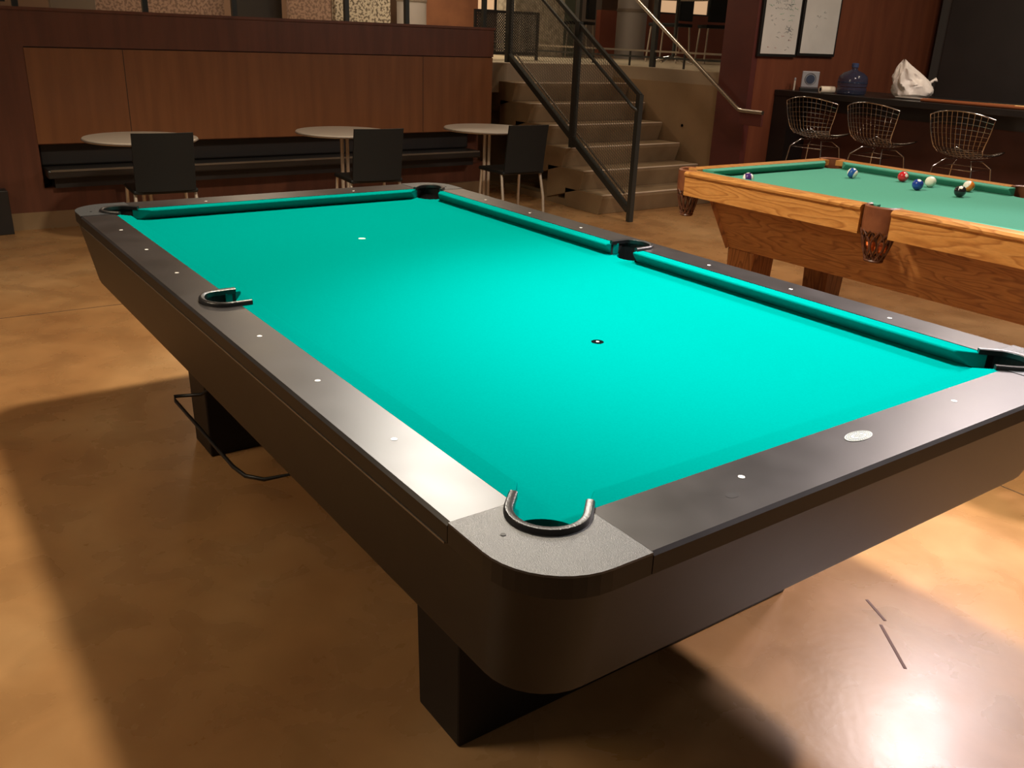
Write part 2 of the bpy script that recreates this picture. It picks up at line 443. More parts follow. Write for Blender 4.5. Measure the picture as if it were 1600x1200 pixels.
# whiteboards
def whiteboard(y0, y1, z0, label, ink):
    t = thing('whiteboard', label, 'whiteboard', (3.549, (y0+y1)/2, z0))
    hw = (y1-y0)/2
    q = MB(); q.box(-.03, -.001, -hw, hw, 0, 1.25); q.build('frame', M_frame, t, bevel=.004)
    f = .026
    q = MB(); q.box(-.033, -.028, -hw+f, hw-f, f, 1.25-f); p = q.build('board', M_wb, t)
    def scr(n, ylo, yhi, zlo, zhi, mt, nm, sz=.03):
        for _ in range(n):
            q = MB(); y = random.uniform(ylo, yhi); z = random.uniform(zlo, zhi); pts = []
            for i in range(random.randint(4, 7)):
                pts.append((-.0335, y+random.uniform(-sz, sz)*.5-i*sz*.35, z+random.uniform(-sz, sz)*.4))
            q.tube(pts, .0013, 4)
            o = q.build(nm, mt); o.parent = p
    if ink:
        scr(14, -.10, .12, .40, .52, M_mk, 'handwriting', .035)
        scr(12, -.18, .18, .05, .36, M_mk, 'handwriting', .022)
        scr(7, -.15, -.02, .20, .27, M_mk, 'handwriting', .035)
        scr(10, -.20, .20, .28, .55, M_mkg, 'green_handwriting', .03)
        scr(4, -.18, .18, .06, .22, M_mkr, 'red_handwriting', .02)
    else:
        scr(4, -.15, .15, .15, .4, M_mk, 'handwriting', .03)
    return t
whiteboard(-5.925, -5.385, 1.372, 'whiteboard nearer the stairs, covered in green and grey handwriting', True)
whiteboard(-6.505, -5.945, 1.386, 'nearly blank whiteboard, the right one of the pair on the cherry wall', False)

# ------------------------------------------------------------------ counter
YC = -5.72; ZC = 1.085
ct = thing('bar_counter', 'long black bar counter with dark cherry front behind the wire stools', 'counter', (1.4, -6.1, 0))
q = MB(); q.box(-1.2, 3.546, -6.75, YC, ZC-.05, ZC); place(q.build('countertop', M_count, bevel=.004), ct)
q = MB(); q.box(-1.15, 3.546, -6.6, YC-.30, 0, ZC-.051); place(q.build('front_panel', M_cfront), ct)
q = MB(); q.box(3.36, 3.546, YC-.299, YC-.01, 0, ZC-.051); place(q.build('end_panel', M_count), ct)
q = MB(); q.box(-1.15, 3.36, YC-.30, YC-.26, ZC-.17, ZC-.051); place(q.build('apron', M_count), ct)

# objects on the counter
t = thing('desk_clock', 'grey square desk clock with round dark blue dial on the counter', 'clock', (3.34, -5.95, ZC), R(-42))
q = MB(); q.box(-.02, .03, -.085, .085, 0, .03); q.build('stand', M_frame, t, bevel=.004)
q = MB(); q.box(-.012, .012, -.078, .078, .032, .175); q.build('face', M_clockf, t, bevel=.006)
q = MB(); q.tube([(-.0135, 0, .105), (-.017, 0, .105)], .040, 24); q.build('dial', M_clockd, t)
q = MB(); q.tube([(-.013, .050*math.cos(a), .105+.050*math.sin(a)) for a in [2*PI*k/28 for k in range(28)]], .0022, 5, closed=True)
q.build('ring', M_frame, t)
t = thing('marker_pen', 'pale marker pen standing upright left of the desk clock', 'pen', (3.47, -5.90, ZC))
q = MB(); q.lathe([(.009, 0), (.009, .085)], n=12); q.build('barrel', M_paper, t, 40)
q = MB(); q.lathe([(.010, .086), (.010, .105), (.006, .112)], n=12); q.build('cap', M_clockf, t, 40)
t = thing('paper_roll', 'short cream paper roll lying in front of the desk clock', 'roll', (3.05, -5.83, ZC), R(-112))
q = MB()
for k in range(2):
    pass
n = 28
ro, ri = .030, .017
rings = [[(x, r*math.cos(2*PI*k/n), .030+r*math.sin(2*PI*k/n)) for k in range(n)] for x, r in ((-.07, ri), (-.07, ro), (.07, ro), (.07, ri), (-.07, ri))]
q.loft(rings, cap=False); q.build('roll', M_paper, t, 40)
q = MB(); q.loft([[(x, (ri-.0005)*math.cos(2*PI*k/n), .030+(ri-.0005)*math.sin(2*PI*k/n)) for k in range(n)] for x in (-.068, .068)], cap=False)
q.build('core', M_frame, t, 40)
t = thing('water_jug', 'translucent dark blue water cooler jug on the counter behind the stools', 'jug', (2.89, -5.96, ZC))
q = MB(); q.lathe([(.02, 0), (.118, 0), (.128, .012), (.128, .055), (.121, .062), (.128, .07), (.128, .13), (.120, .155), (.085, .185), (.035, .203), (.026, .215), (.026, .232)], n=32)
q.build('body', M_jug, t, 40)
q = MB(); q.lathe([(.030, .230), (.030, .262), (.02, .266)], n=20); q.build('cap', M_jugcap, t, 40)
q = MB(); q.tube([(.129*math.cos(a), .129*math.sin(a), .10) for a in [2*PI*k/32 for k in range(32)]], .004, 6, closed=True); q.build('rib', M_jug, t, 60)

# plastic bag
def lerp(tab, v):
    for (a, x), (b, y) in zip(tab, tab[1:]):
        if v <= b: return x+(y-x)*(v-a)/(b-a)
    return tab[-1][1]
def bag():
    n, L = 56, 26
    e = Vector((.58, .81)); f = Vector((.81, -.58))      # e points to the taller side
    Lf = [(0, .10), (.10, .13), (.35, .15), (.6, .148), (.75, .135), (.9, .115), (1, .10)]
    Rt = [(0, .12), (.10, .155), (.3, .165), (.5, .125), (.62, .06), (.75, .005), (.9, -.05), (1, -.085)]
    Dp = [(0, .085), (.12, .11), (.4, .10), (.7, .06), (.9, .025), (1, .006)]
    rings = []
    for j in range(L):
        v = j/(L-1); ring = []
        l, r, d = lerp(Lf, v), lerp(Rt, v), lerp(Dp, v)
        c, h = (l-r)/2, (l+r)/2
        for k in range(n):
            a = 2*PI*k/n
            g = 1+(.05*math.sin(5*a+5*v)+.045*math.sin(9*a-7*v)+.03*math.sin(15*a+13*v))*min(1, .4+v*2)
            g += (.20*noise.noise(Vector((1.6*math.cos(a), 1.6*math.sin(a), 3.4*v)))+.16*abs(noise.noise(Vector((3.4*math.cos(a)+7, 3.4*math.sin(a), 7*v)))))*min(1, .25+2*v)
            x = c+h*g*math.cos(a); y = d*g*math.sin(a)+.012*math.sin(9*v+2*a)
            p = e*x+f*y
            z = .275*v+.010*math.sin(4*a+8*v)*min(1, 3*v)
            ring.append((p.x, p.y, max(.002, z)))
        rings.append(ring)
    q = MB(); q.loft(rings)
    return q
bg_ = bag().build('plastic_bag', M_bag, None, 28)
tag(bg_, 'crumpled white plastic bag standing on the counter behind the cues', 'bag')
bg_.location = (2.37, -6.05, ZC); bg_.scale = (1.08, 1.08, 1.12)
h_ = MB()
c_ = Vector((-.085, -.12, .125))
h_.tube([c_+Vector(p) for p in ((0, 0, 0), (-.02, -.015, .02), (-.03, -.03, .012), (-.015, -.035, .03), (0, -.03, .02))], [.012, .010, .008, .007, .004], 8)
h_.build('knotted_handle', M_bag, bg_, 60)

# cue sticks on the counter
def cue(label, x0, x1, y, y1, r0, r1, mt, mb, split, grp='cue sticks laid along the counter'):
    L_ = x0-x1
    t = thing('cue_stick', label, 'cue', (x0, y, ZC), 0, grp)
    rz = math.atan2(-(y1-y), L_)
    def pt(f): return (-L_*f, (y1-y)*f, 0)
    def seg(a, b, ra, rb, nm, m_):
        q = MB(); A = Vector(pt(a)); B = Vector(pt(b)); A.z = ra*.0+max(r0, r1); B.z = A.z
        q.tube([A, B], [ra, rb], 12); q.build(nm, m_, t, 50)
    rs = r0+(r1-r0)*split
    seg(0, split, r0, rs, 'shaft', mt); seg(split+.002, 1, rs, r1, 'butt', mb)
    return t
cue('two-tone cue stick lying furthest back on the counter', 2.42, .95, -5.92, -5.93, .0065, .0145, M_cue3, M_cue1, .35)
cue('brown cue stick lying in the middle of the three on the counter', 2.12, .75, -5.845, -5.86, .013, .0145, M_cue2, M_cue1, .55)
cue('cue stick lying nearest the front edge of the counter', 2.10, .7, -5.785, -5.79, .012, .013, M_cue2, M_cue3, .6)

# ------------------------------------------------------------------ wire bar stools
def basket(u, v):        # u -1..1 across, v 0 (back top) .. 1 (seat front); faces -Y
    prof = [(.215, 1.075), (.185, .93), (.145, .80), (.06, .735), (-.08, .72), (-.20, .735), (-.245, .745)]
    wd = [.245, .225, .19, .175, .19, .20, .19]
    s = v*(len(prof)-1); i = min(int(s), len(prof)-2); f = s-i
    y = prof[i][0]*(1-f)+prof[i+1][0]*f; z = prof[i][1]*(1-f)+prof[i+1][1]*f; ww = wd[i]*(1-f)+wd[i+1]*f
    back = max(0, 1-v/.55); seat = 1-back
    y -= .085*back*u*u; z += .035*seat*u*u - .045*u*u*(1-v)**3
    return (ww*u, y, z)
def stool():
    t = thing('bar_stool', '', 'stool', (0, 0, 0), 0, 'wire bar stools along the counter')
    q = MB(); rim = [basket(-1, k/14) for k in range(15)]+[basket(-1+2*k/10, 1) for k in range(1, 11)]+[basket(1, 1-k/14) for k in range(1, 15)]+[basket(1-2*k/10, 0) for k in range(1, 10)]
    q.tube(rim, .0052, 6, closed=True); q.build('rim', M_chrome, t, 60)
    q = MB()
    for k in range(1, 12): q.tube([basket(-1+k/6, j/16) for j in range(17)], .0026, 5)
    for k in range(1, 21): q.tube([basket(-1+j/5, k/21) for j in range(11)], .0026, 5)
    q.build('wire_basket', M_chrome, t, 60)
    q = MB()
    c = [(-.15, .13), (.15, .13), (.15, -.17), (-.15, -.17)]
    for s in (-1, 1):
        q.tube([(s*.15, .13, .655), (s*.10, .06, .715), (s*.10, -.12, .705), (s*.15, -.17, .655)], .006, 8)
    q.tube([(x, y, .655) for x, y in c], .006, 8, closed=True)
    q.build('seat_support', M_chrome, t, 60)
    for (x, y) in c:
        q = MB(); q.tube([(x, y, .655), (x*1.55, y*1.45, .008)], .0065, 8); q.build('leg', M_chrome, t, 60)
    q = MB(); f = 1.32; q.tube([(x*f, y*f, .27) for x, y in c], .006, 8, closed=True); q.build('footrest', M_chrome, t, 60)
    return t
s0 = stool()
for i, (x, y, rz, lb) in enumerate([(2.80, -5.42, 6, 'chrome wire bar stool nearest the desk clock and the stairs'),
                                (2.19, -5.42, -3, 'chrome wire bar stool in the middle of the three at the counter'),
                                (1.445, -5.40, 2, 'chrome wire bar stool set apart, in front of the cue sticks')]):
    o = s0 if i == 0 else copy_tree(s0)
    o.location = (x, y, 0); o.rotation_euler = (0, 0, R(rz)); o['label'] = lb

# ------------------------------------------------------------------ cafe tables and chairs
def cafe():
    t = thing('cafe_table', '', 'table', (0, 0, 0), 0, 'round cafe tables along the bench')
    q = MB(); q.lathe([(.01, .722), (.355, .722), (.362, .728), (.362, .738), (.358, .742), (.01, .742)], n=56); o = q.build('tabletop', M_tt, t, 40)
    q = MB(); q.tube([(.3625*math.cos(a), .3625*math.sin(a), .731) for a in [2*PI*k/56 for k in range(56)]], .0035, 5, closed=True)
    e = q.build('edge_band', M_tte); e.parent = o
    for s in (-1, 1):
        q = MB(); q.tube([(0, s*.022, .03), (0, s*.022, .72)], .014, 12); q.build('column', M_legs, t, 60)
    q = MB(); q.lathe([(.01, 0), (.16, 0), (.16, .008), (.06, .022), (.045, .034), (.01, .034)], n=36); q.build('base', M_legs, t, 40)
    return t
c0 = cafe()
for i, (x, y, lb) in enumerate([(4.22, -.145, 'round pale cafe table at the left, behind the first black chair'),
                            (4.24, -1.63, 'round pale cafe table in the middle of the three by the bench'),
                            (4.18, -2.90, 'round pale cafe table nearest the staircase')]):
    o = c0 if i == 0 else copy_tree(c0)
    o.location = (x, y, 0); o['label'] = lb

def chair():           # faces +X (towards the bench), back at -X
    t = thing('side_chair', '', 'chair', (0, 0, 0), 0, 'black chairs at the cafe tables')
    q = MB()
    rings = []
    for j in range(9):
        f = j/8; z = .455+.365*f; x = -.20-.055*f**1.2
        ring = [(x-.010+.022*(1-(2*k/10-1)**2)*(-1), -.185+.37*k/10, z) for k in range(11)]+[(x+.004+.022*(1-(2*k/10-1)**2)*(-1), -.185+.37*k/10, z) for k in range(10, -1, -1)]
        rings.append(ring)
    q.loft(rings); q.build('backrest', M_chair, t, 40)
    q = MB(); q.box(-.21, .165, -.20, .20, .435, .465); q.build('seat', M_chair, t, bevel=.012)
    for sx in (-1, 1):
        for sy in (-1, 1):
            q = MB()
            if sx < 0: q.tube([(-.17, sy*.185, .44), (-.215, sy*.195, .25), (-.235, sy*.20, .004)], .0115, 10)
            else: q.tube([(.13, sy*.185, .44), (.155, sy*.198, .004)], .0115, 10)
            q.build('leg', M_legs, t, 60)
    return t
h0 = chair()
for i, (x, y, rz, lb) in enumerate([(3.98, -.175, -4, 'black chair at the leftmost cafe table'),
                                (3.88, -1.635, -6, 'black chair tucked at the middle cafe table'),
                                (3.84, -2.90, -2, 'black chair at the cafe table beside the staircase')]):
    o = h0 if i == 0 else copy_tree(h0)
    o.location = (x, y, 0); o.rotation_euler = (0, 0, R(rz)); o['label'] = lb

# ------------------------------------------------------------------ stair guard with wire mesh
g = thing('stair_railing', 'grey steel stair railing with wire mesh infill', 'railing', (3.46, -3.92, 0))
YG = -3.93
def zt(x): return 1.05+(x-3.47)*.632     # top rail
def zb(x): return .085+(x-3.47)*.632     # bottom rail
def gp(nm, q, mt=M_steel, sm=None, **k): return place(q.build(nm, mt, None, sm, **k), g)
q = MB(); q.box(3.445, 3.49, YG-.022, YG+.022, .0, zt(3.47)); gp('post', q)
q = MB(); q.box(4.285, 4.335, YG-.025, YG+.025, .53, zt(4.31)+.02); gp('post', q)
q = MB(); q.box(5.345, 5.40, YG-.027, YG+.027, 1.22, 2.35); gp('post', q)
q = MB(); q.bar((3.46, YG, zt(3.46)), (5.37, YG, zt(5.37)), .032, .03); gp('top_rail', q)
q = MB(); q.bar((3.49, YG, zb(3.49)), (5.37, YG, zb(5.37)), .045, .05); gp('bottom_rail', q)
q = MB(); q.bar((3.60, YG-.04, zb(3.60)+.05), (5.30, YG-.04, zb(5.30)+.05), .012, .012); gp('mesh_clamp_strip', q, M_stain)
q = MB(); q.tube([(3.47, YG+.01, zt(3.47)-.13), (3.50, YG+.05, zt(3.50)-.115), (3.54, YG+.06, zt(3.54)-.10), (5.5, YG+.06, zt(5.5)-.10)], .014, 12); gp('hand_rail', q, M_steel, 60)
q = MB()
for x in (3.75, 4.31, 4.9): q.tube([(x, YG+.06, zt(x)-.11), (x, YG+.02, zt(x)-.14)], .007, 8)
gp('rail_bracket', q)
q = MB()
x = 3.51
while x < 5.34:
    if not 4.28 < x < 4.34: q.bar((x, YG, zb(x)), (x, YG, zt(x)), .0022, .0022)
    x += .026
k = 0
while k < 37:
    f = k*.026
    q.bar((3.49, YG+.002, zb(3.49)+f), (5.35, YG+.002, zb(5.35)+f), .0022, .0022); k += 1
gp('wire_mesh', q, M_mesh)

# landing guard: runs along the upper level edge left of the stairs (mesh) 
g = thing('landing_railing', 'steel guard rail with mesh on the upper level behind the bench wall', 'railing', (5.6, -3.6, ZU))
q = MB()
for z, r in ((ZU+.12, .012), (ZU+.19, .016)): q.bar((5.55, -3.98, z), (5.55, 3.0, z), r, r)
gp('lower_rail', q, M_stain)
for y in (-3.75, -2.9, -2.3, -1.3, -.6, .3):
    q = MB(); q.box(5.53, 5.57, y-.02, y+.02, ZU, ZU+1.05); gp('post', q)
q = MB(); q.bar((5.55, -3.98, ZU+1.05), (5.55, 3.0, ZU+1.05), .05, .04); gp('top_rail', q)

g = thing('upper_railing', 'steel guard rail along the upper level edge right of the stairs', 'railing', (4.9, -5.42, ZU))
YG2 = -5.46
for x in (4.95, 6.2): q = MB(); q.box(x-.03, x+.03, YG2-.02, YG2+.02, ZU, ZU+1.0); gp('post', q)
q = MB(); q.bar((3.93, YG2, ZU+.155), (7.2, YG2, ZU+.155), .02, .018); gp('lower_rail', q, M_stain)
q = MB(); q.bar((3.93, YG2, ZU+.095), (7.2, YG2, ZU+.095), .02, .018); gp('kick_rail', q)
for x in (4.5, 5.3, 5.9): q = MB(); q.box(x-.008, x+.008, YG2-.008, YG2+.008, ZU, ZU+.155); gp('baluster', q)
q = MB(); q.bar((3.93, YG2, ZU+1.0), (7.2, YG2, ZU+1.0), .045, .04); gp('top_rail', q)

# wall handrail
g = thing('wall_handrail', 'slim stainless handrail fixed to the stair wall and red pier', 'handrail', (3.55, -5.25, 0))
YH = -5.27
q = MB(); q.tube([(5.6, YH, .905+.632*(5.6-3.56)), (3.60, YH, .93), (3.56, YH, .907), (3.51, YH, .902), (3.28, YH, .902)], .019, 14); gp('rail', q, M_stain, 60)
q = MB(); q.box(3.28, 3.55, YH-.02, YH+.004, .78, .885); gp('end_bracket', q, M_redpier, bevel=.004)
for x in (4.4, 5.3):
    q = MB(); z = .905+.632*(x-3.56); q.tube([(x, YH, z-.015), (x, YH, z-.06), (x, YW+.001, z-.07)], .006, 8); gp('bracket', q, M_stain, 60)

# ------------------------------------------------------------------ upper level contents
def cyl_thing(x, y, r, lb, mt=M_col):
    t = thing('round_column', lb, 'column', (x, y, ZU))
    q = MB(); q.lathe([(r, 0), (r, 4.195-ZU)], n=32); q.build('shaft', mt, t, 40)
    q = MB(); q.lathe([(r+.005, .62), (r+.008, .625), (r+.008, .66), (r+.005, .665)], n=32); q.build('band', M_grey, t, 40)
cyl_thing(8.05, -7.95, .215, 'pale round column standing on the upper level behind the stairs')
cyl_thing(9.2, -5.0, .20, 'grey round column behind the speckled screen')
def slab(name, lb, cat, x, y0, y1, z1, mt, th=.08, z0=0):
    m = MB(); m.box(0, th, -(y1-y0)/2, (y1-y0)/2, z0, z1-ZU)
    return tag(m.build(name, mt, bevel=.004, loc=(x, (y0+y1)/2, ZU)), lb, cat)
slab('speckled_wall', 'speckled stone wall block behind the landing mesh', 'wall block', 7.9, -6.6, -5.78, 3.0, M_speck, .4)
slab('screen_panel', 'cream speckled screen panel seen over the bench wall', 'screen', 8.6, -4.36, -3.60, 2.6, M_screen)
slab('screen_panel', 'pink-brown speckled screen panel left of the cream one', 'screen', 8.6, -3.55, -3.02, 2.6, M_screenp)
slab('screen_panel', 'wide grey-brown speckled screen above the left of the bench wall', 'screen', 9.2, -2.45, -.95, 2.6, M_screenp)
slab('wall_panel', 'dark panel between the two speckled screens', 'panel', 8.9, -3.05, -2.45, 2.7, M_doord)
slab('wall_panel', 'grey panel at the far left of the upper level', 'panel', 8.9, -.95, -.50, 2.7, M_grey)
slab('wall_panel', 'orange-brown panel right of the grey column', 'panel', 9.4, -6.20, -5.1, 2.7, M_orange)
slab('terracotta_wall', 'terracotta wall behind the upper level railing', 'wall block', 9.5, -12.6, -8.6, 1.90, M_brick, .15)
slab('wall_panel', 'grey-green panel behind the stair railing post', 'panel', 8.6, -7.35, -6.72, 2.7, M_green)
slab('wall_panel', 'olive grey panel behind the pale round column', 'panel', 9.6, -8.7, -7.9, 2.9, M_grey)
# lit windows in the far wall
m = MB(); m.box(11.0, 11.1, -14.5, 3.1, ZU, 4.2)
struct(m.build('wall_far', mat('far_wall', (.16, .09, .055), .7)), 'dim brown far wall of the upper level', 'wall')
k = 1
for y0, y1, z0, z1 in ((-8.1, -7.0, 1.85, 2.6), (-12.6, -11.2, 1.98, 2.6), (-.35, .9, 1.66, 2.5), (-13.9, -13.0, 1.98, 2.6)):
    m = MB(); m.box(10.96, 11.0, y0, y1, z0, z1)
    wn = struct(m.build('window_%d' % k, M_glow), 'bright window pane in the far wall of the upper level', 'window')
    q = MB(); q.box(10.93, 10.955, y0, y0+.05, z0, z1); q.box(10.93, 10.955, y1-.05, y1, z0, z1); q.box(10.93, 10.955, (y0+y1)/2-.02, (y0+y1)/2+.02, z0, z1); q.box(10.93, 10.955, y0, y1, z0-.04, z0)
    q.build('window_frame', M_frame, wn); k += 1

# upper chairs and tables
def up_chair(x, y, rz, lb):
    t = thing('dining_chair', lb, 'chair', (x, y, ZU), R(rz), 'chairs on the upper level')
    q = MB(); q.box(-.21, .21, -.21, .21, .43, .47); q.build('seat', M_chair, t, bevel=.01)
    q = MB(); q.box(-.21, -.17, -.20, .20, .50, .86); q.build('backrest', M_chair, t, bevel=.01)
    for sx in (-1, 1):
        for sy in (-1, 1):
            q = MB(); q.tube([(sx*.18, sy*.18, .44), (sx*.21, sy*.20, .004)], .012, 8); q.build('leg', M_legs, t, 60)
    return t
up_chair(6.6, -7.30, 20, 'dark chair behind the upper railing, nearer the round column')
up_chair(6.3, -7.85, -30, 'dark chair behind the upper railing beside the red pier')
up_chair(8.3, -7.15, 35, 'dark chair left of the pale round column on the upper level')
t = thing('pedestal_table', 'chrome four-foot pedestal table behind the upper level railing', 'table', (6.05, -6.85, ZU))
q = MB(); q.lathe([(.01, .72), (.36, .72), (.36, .745), (.01, .745)], n=36); q.build('tabletop', M_tt, t, 40)
q = MB(); q.tube([(0, 0, .06), (0, 0, .72)], .022, 12); q.build('column', M_steel, t, 60)
for a in (15, 105, 195, 285):
    q = MB(); c, s = math.cos(R(a)), math.sin(R(a)); q.tube([(c*.02, s*.02, .085), (c*.12, s*.12, .07), (c*.27, s*.27, .02)], [.018, .018, .014], 8); q.build('foot', M_chrome, t, 60)
t = thing('trestle_table', 'long narrow white-topped table on the upper level at the left', 'table', (6.9, -.9, ZU))
q = MB(); q.box(-.2, .2, -.95, .95, .22, .25); q.build('tabletop', M_tt, t, bevel=.004)
for y in (-.85, .85):
    for x in (-.15, .15): q = MB(); q.box(x-.012, x+.012, y-.012, y+.012, 0, .22); q.build('leg', M_steel, t)
# perforated dark chair left of the first landing post
t = thing('lattice_screen', 'dark lattice screen standing on the landing left of the railing post', 'screen', (6.4, -4.62, ZU))
q = MB(); q.box(-.012, .012, -.43, -.40, 0, .50); q.box(-.012, .012, .40, .43, 0, .50); q.box(-.012, .012, -.40, .40, .47, .50); q.box(-.012, .012, -.40, .40, .05, .08)
q.build('frame', M_frame, t)
q = MB()
for k in range(-14, 30):
    a = -.40+k*.03
    for s in (0, 1):
        y0, z0, y1, z1 = a, .08, a+.39, .47
        if y0 < -.40: z0 += (-.40-y0); y0 = -.40
        if y1 > .40: z1 -= (y1-.40); y1 = .40
        if y1 <= y0: continue
        if s: q.bar((-.003, y0, z0), (-.003, y1, z1), .006, .008)
        else: q.bar((.003, -y0, z0), (.003, -y1, z1), .006, .008)
q.build('lattice', M_frame, t)

# ------------------------------------------------------------------ black pool table
BED = .775; ZR = .814
pt = thing('pool_table', 'large black pool table with bright teal cloth in the foreground', 'pool table')
LX, LY = 1.27, .635
def arc(cx, cy, r, a0, a1, n=10): return [(cx+r*math.cos(R(a0+(a1-a0)*k/n)), cy+r*math.sin(R(a0+(a1-a0)*k/n))) for k in range(n+1)]

def bed_outline(hx, hy, pc, pr, sp, sr, m=.055):
    # rectangle hx+m, hy+m with circular bites at corners (pc offset) and sides
    out = []
    X, Y = hx+m, hy+m
    def bite(cx, cy, r, mid):
        pts = []
        for k in range(41):
            a = mid-200+400*k/40
            x, y = cx+r*math.cos(R(a)), cy+r*math.sin(R(a))
            if abs(x) < X and abs(y) < Y: pts.append((x, y))
        return pts
    # start +x side going ccw
    def corner(sx, sy):
        cx, cy = sx*(hx+pc), sy*(hy+pc)
        # entry/exit along edges
        dx = math.sqrt(max(0, pr*pr-(Y-(hy+pc))**2)); dy = math.sqrt(max(0, pr*pr-(X-(hx+pc))**2))
        A = (sx*X, sy*((hy+pc)-dy)); B = (sx*((hx+pc)-dx), sy*Y)
        a0 = math.atan2(A[1]-cy, A[0]-cx); a1 = math.atan2(B[1]-cy, B[0]-cx)
        mid = math.atan2(-sy, -sx)
        def unw(a):
            while a-mid > PI: a -= 2*PI
            while a-mid < -PI: a += 2*PI
            return a
        a0, a1 = unw(a0), unw(a1)
        pts = [(cx+pr*math.cos(a0+(a1-a0)*k/12), cy+pr*math.sin(a0+(a1-a0)*k/12)) for k in range(13)]
        return pts
    def side(sy):
        cy = sy*(hy+sp); d = math.sqrt(max(0, sr*sr-(Y-(hy+sp))**2))
        a = math.acos(d/sr)
        a0 = math.atan2(sy*(Y-(hy+sp)), d)
        pts = []
        for k in range(13):
            # from +x end to -x end through inside
            th0 = math.atan2((Y-(hy+sp)), d); th1 = -PI-th0
            th = th0+(th1-th0)*k/12
            pts.append((sr*math.cos(th), cy+sy*sr*math.sin(th)))
        return pts
    o = corner(1, 1)+side(1)+corner(-1, 1)[::-1]+corner(-1, -1)+side(-1)[::-1]+corner(1, -1)[::-1]
    return o

q = MB(); q.prism(bed_outline(LX, LY, .035, .068, .075, .062), BED-.025, BED)
bedo = q.build('bed_cloth', M_cloth, pt)
def tri(o):
    bm = bmesh.new(); bm.from_mesh(o.data); bmesh.ops.triangulate(bm, faces=[f for f in bm.faces if len(f.verts) > 4]); bm.to_mesh(o.data); bm.free()
tri(bedo)

def cushion(a, b, e0, e1, nose, back, sgn, axis, bed, nh, top, flare0, flare1):
    """run a..b along the axis at the nose; flare = extra length at the back"""
    d = abs(back-nose)
    def P(s, off, z):
        return (s, sgn*off, z) if axis == 'x' else (sgn*off, s, z)
    prof = [(nose+.028, bed+.001), (nose+.001, bed+nh-.009), (nose, bed+nh-.003), (nose+.004, bed+nh), (back, top), (back, bed+.001)]
    r = []
    for end, s0, fl, dr in ((0, a, flare0, -1), (1, b, flare1, 1)):
        ring = [P(s0+dr*fl*((off-nose)/d), off, z) for off, z in prof]
        r.append(ring)
    q = MB()
    # rounded mitre: add a ring slightly inside
    ri0 = [P(a+.012, off, z) for off, z in prof]; ri1 = [P(b-.012, off, z) for off, z in prof]
    ri0 = [P(a+.012-(flare0*((off-nose)/d))*.5, off, z) for off, z in prof]; ri1 = [P(b-.012+(flare1*((off-nose)/d))*.5, off, z) for off, z in prof]
    q.loft([r[0], r[1]])
    return q
cw = .047
for sg in (1, -1):
    for a, b, f0, f1 in ((-LX+.085, -.068, .056, .014), (.068, LX-.085, .014, .056)):
        cushion(a, b, 0, 0, LY, LY+cw, sg, 'x', BED, .038, ZR-.001, f0, f1).build('cushion', M_cloth, pt, 30, bevel=.002)
    cushion(-LY+.085, LY-.085, 0, 0, LX, LX+cw, sg, 'y', BED, .038, ZR-.001, .056, .056).build('cushion', M_cloth, pt, 30, bevel=.002)

OX, OY = 1.455, .797
# rails
for sg in (1, -1):
    # long rail with the side pocket notch
    pts = [(-1.238, sg*OY), (1.238, sg*OY), (1.238, sg*(LY+cw))]
    pts += [(.062, sg*(LY+cw))]+[(.062*math.cos(R(a)), sg*(LY+.072+.048*math.sin(R(a)))) for a in range(0, 181, 15)]+[(-.062, sg*(LY+cw))]
    pts += [(-1.238, sg*(LY+cw))]
    q = MB(); ch = .0055
    q.loft([[(x, y, z) for x, y in pts] for z in (ZR-.035, ZR-ch)]+[[(x, y if abs(y) < OY-.001 else sg*(OY-ch), ZR) for x, y in pts]])
    for kk, ff in enumerate(q.f):
        if all(q.v[i][2] < ZR-.001 for i in ff): q.mi[kk] = 1
    r_ = q.build('rail', [M_lam, M_lamside], pt); tri(r_)
    q = MB(); q.box(-1.232, 1.232, sg*OY-.0015, sg*OY+.0015, ZR-.0375, ZR-.0345)
    e = q.build('trim_strip', M_edge); e.parent = r_
    pts = [(sg*(LX+cw), -.598), (sg*OX, -.598), (sg*OX, .598), (sg*(LX+cw), .598)]
    q = MB()
    q.loft([[(x, y, z) for x, y in pts] for z in (ZR-.035, ZR-ch)]+[[(x if abs(x) < OX-.001 else sg*(OX-ch), y, ZR) for x, y in pts]])
    for kk, ff in enumerate(q.f):
        if all(q.v[i][2] < ZR-.001 for i in ff): q.mi[kk] = 1
    q.build('rail', [M_lam, M_lamside], pt)
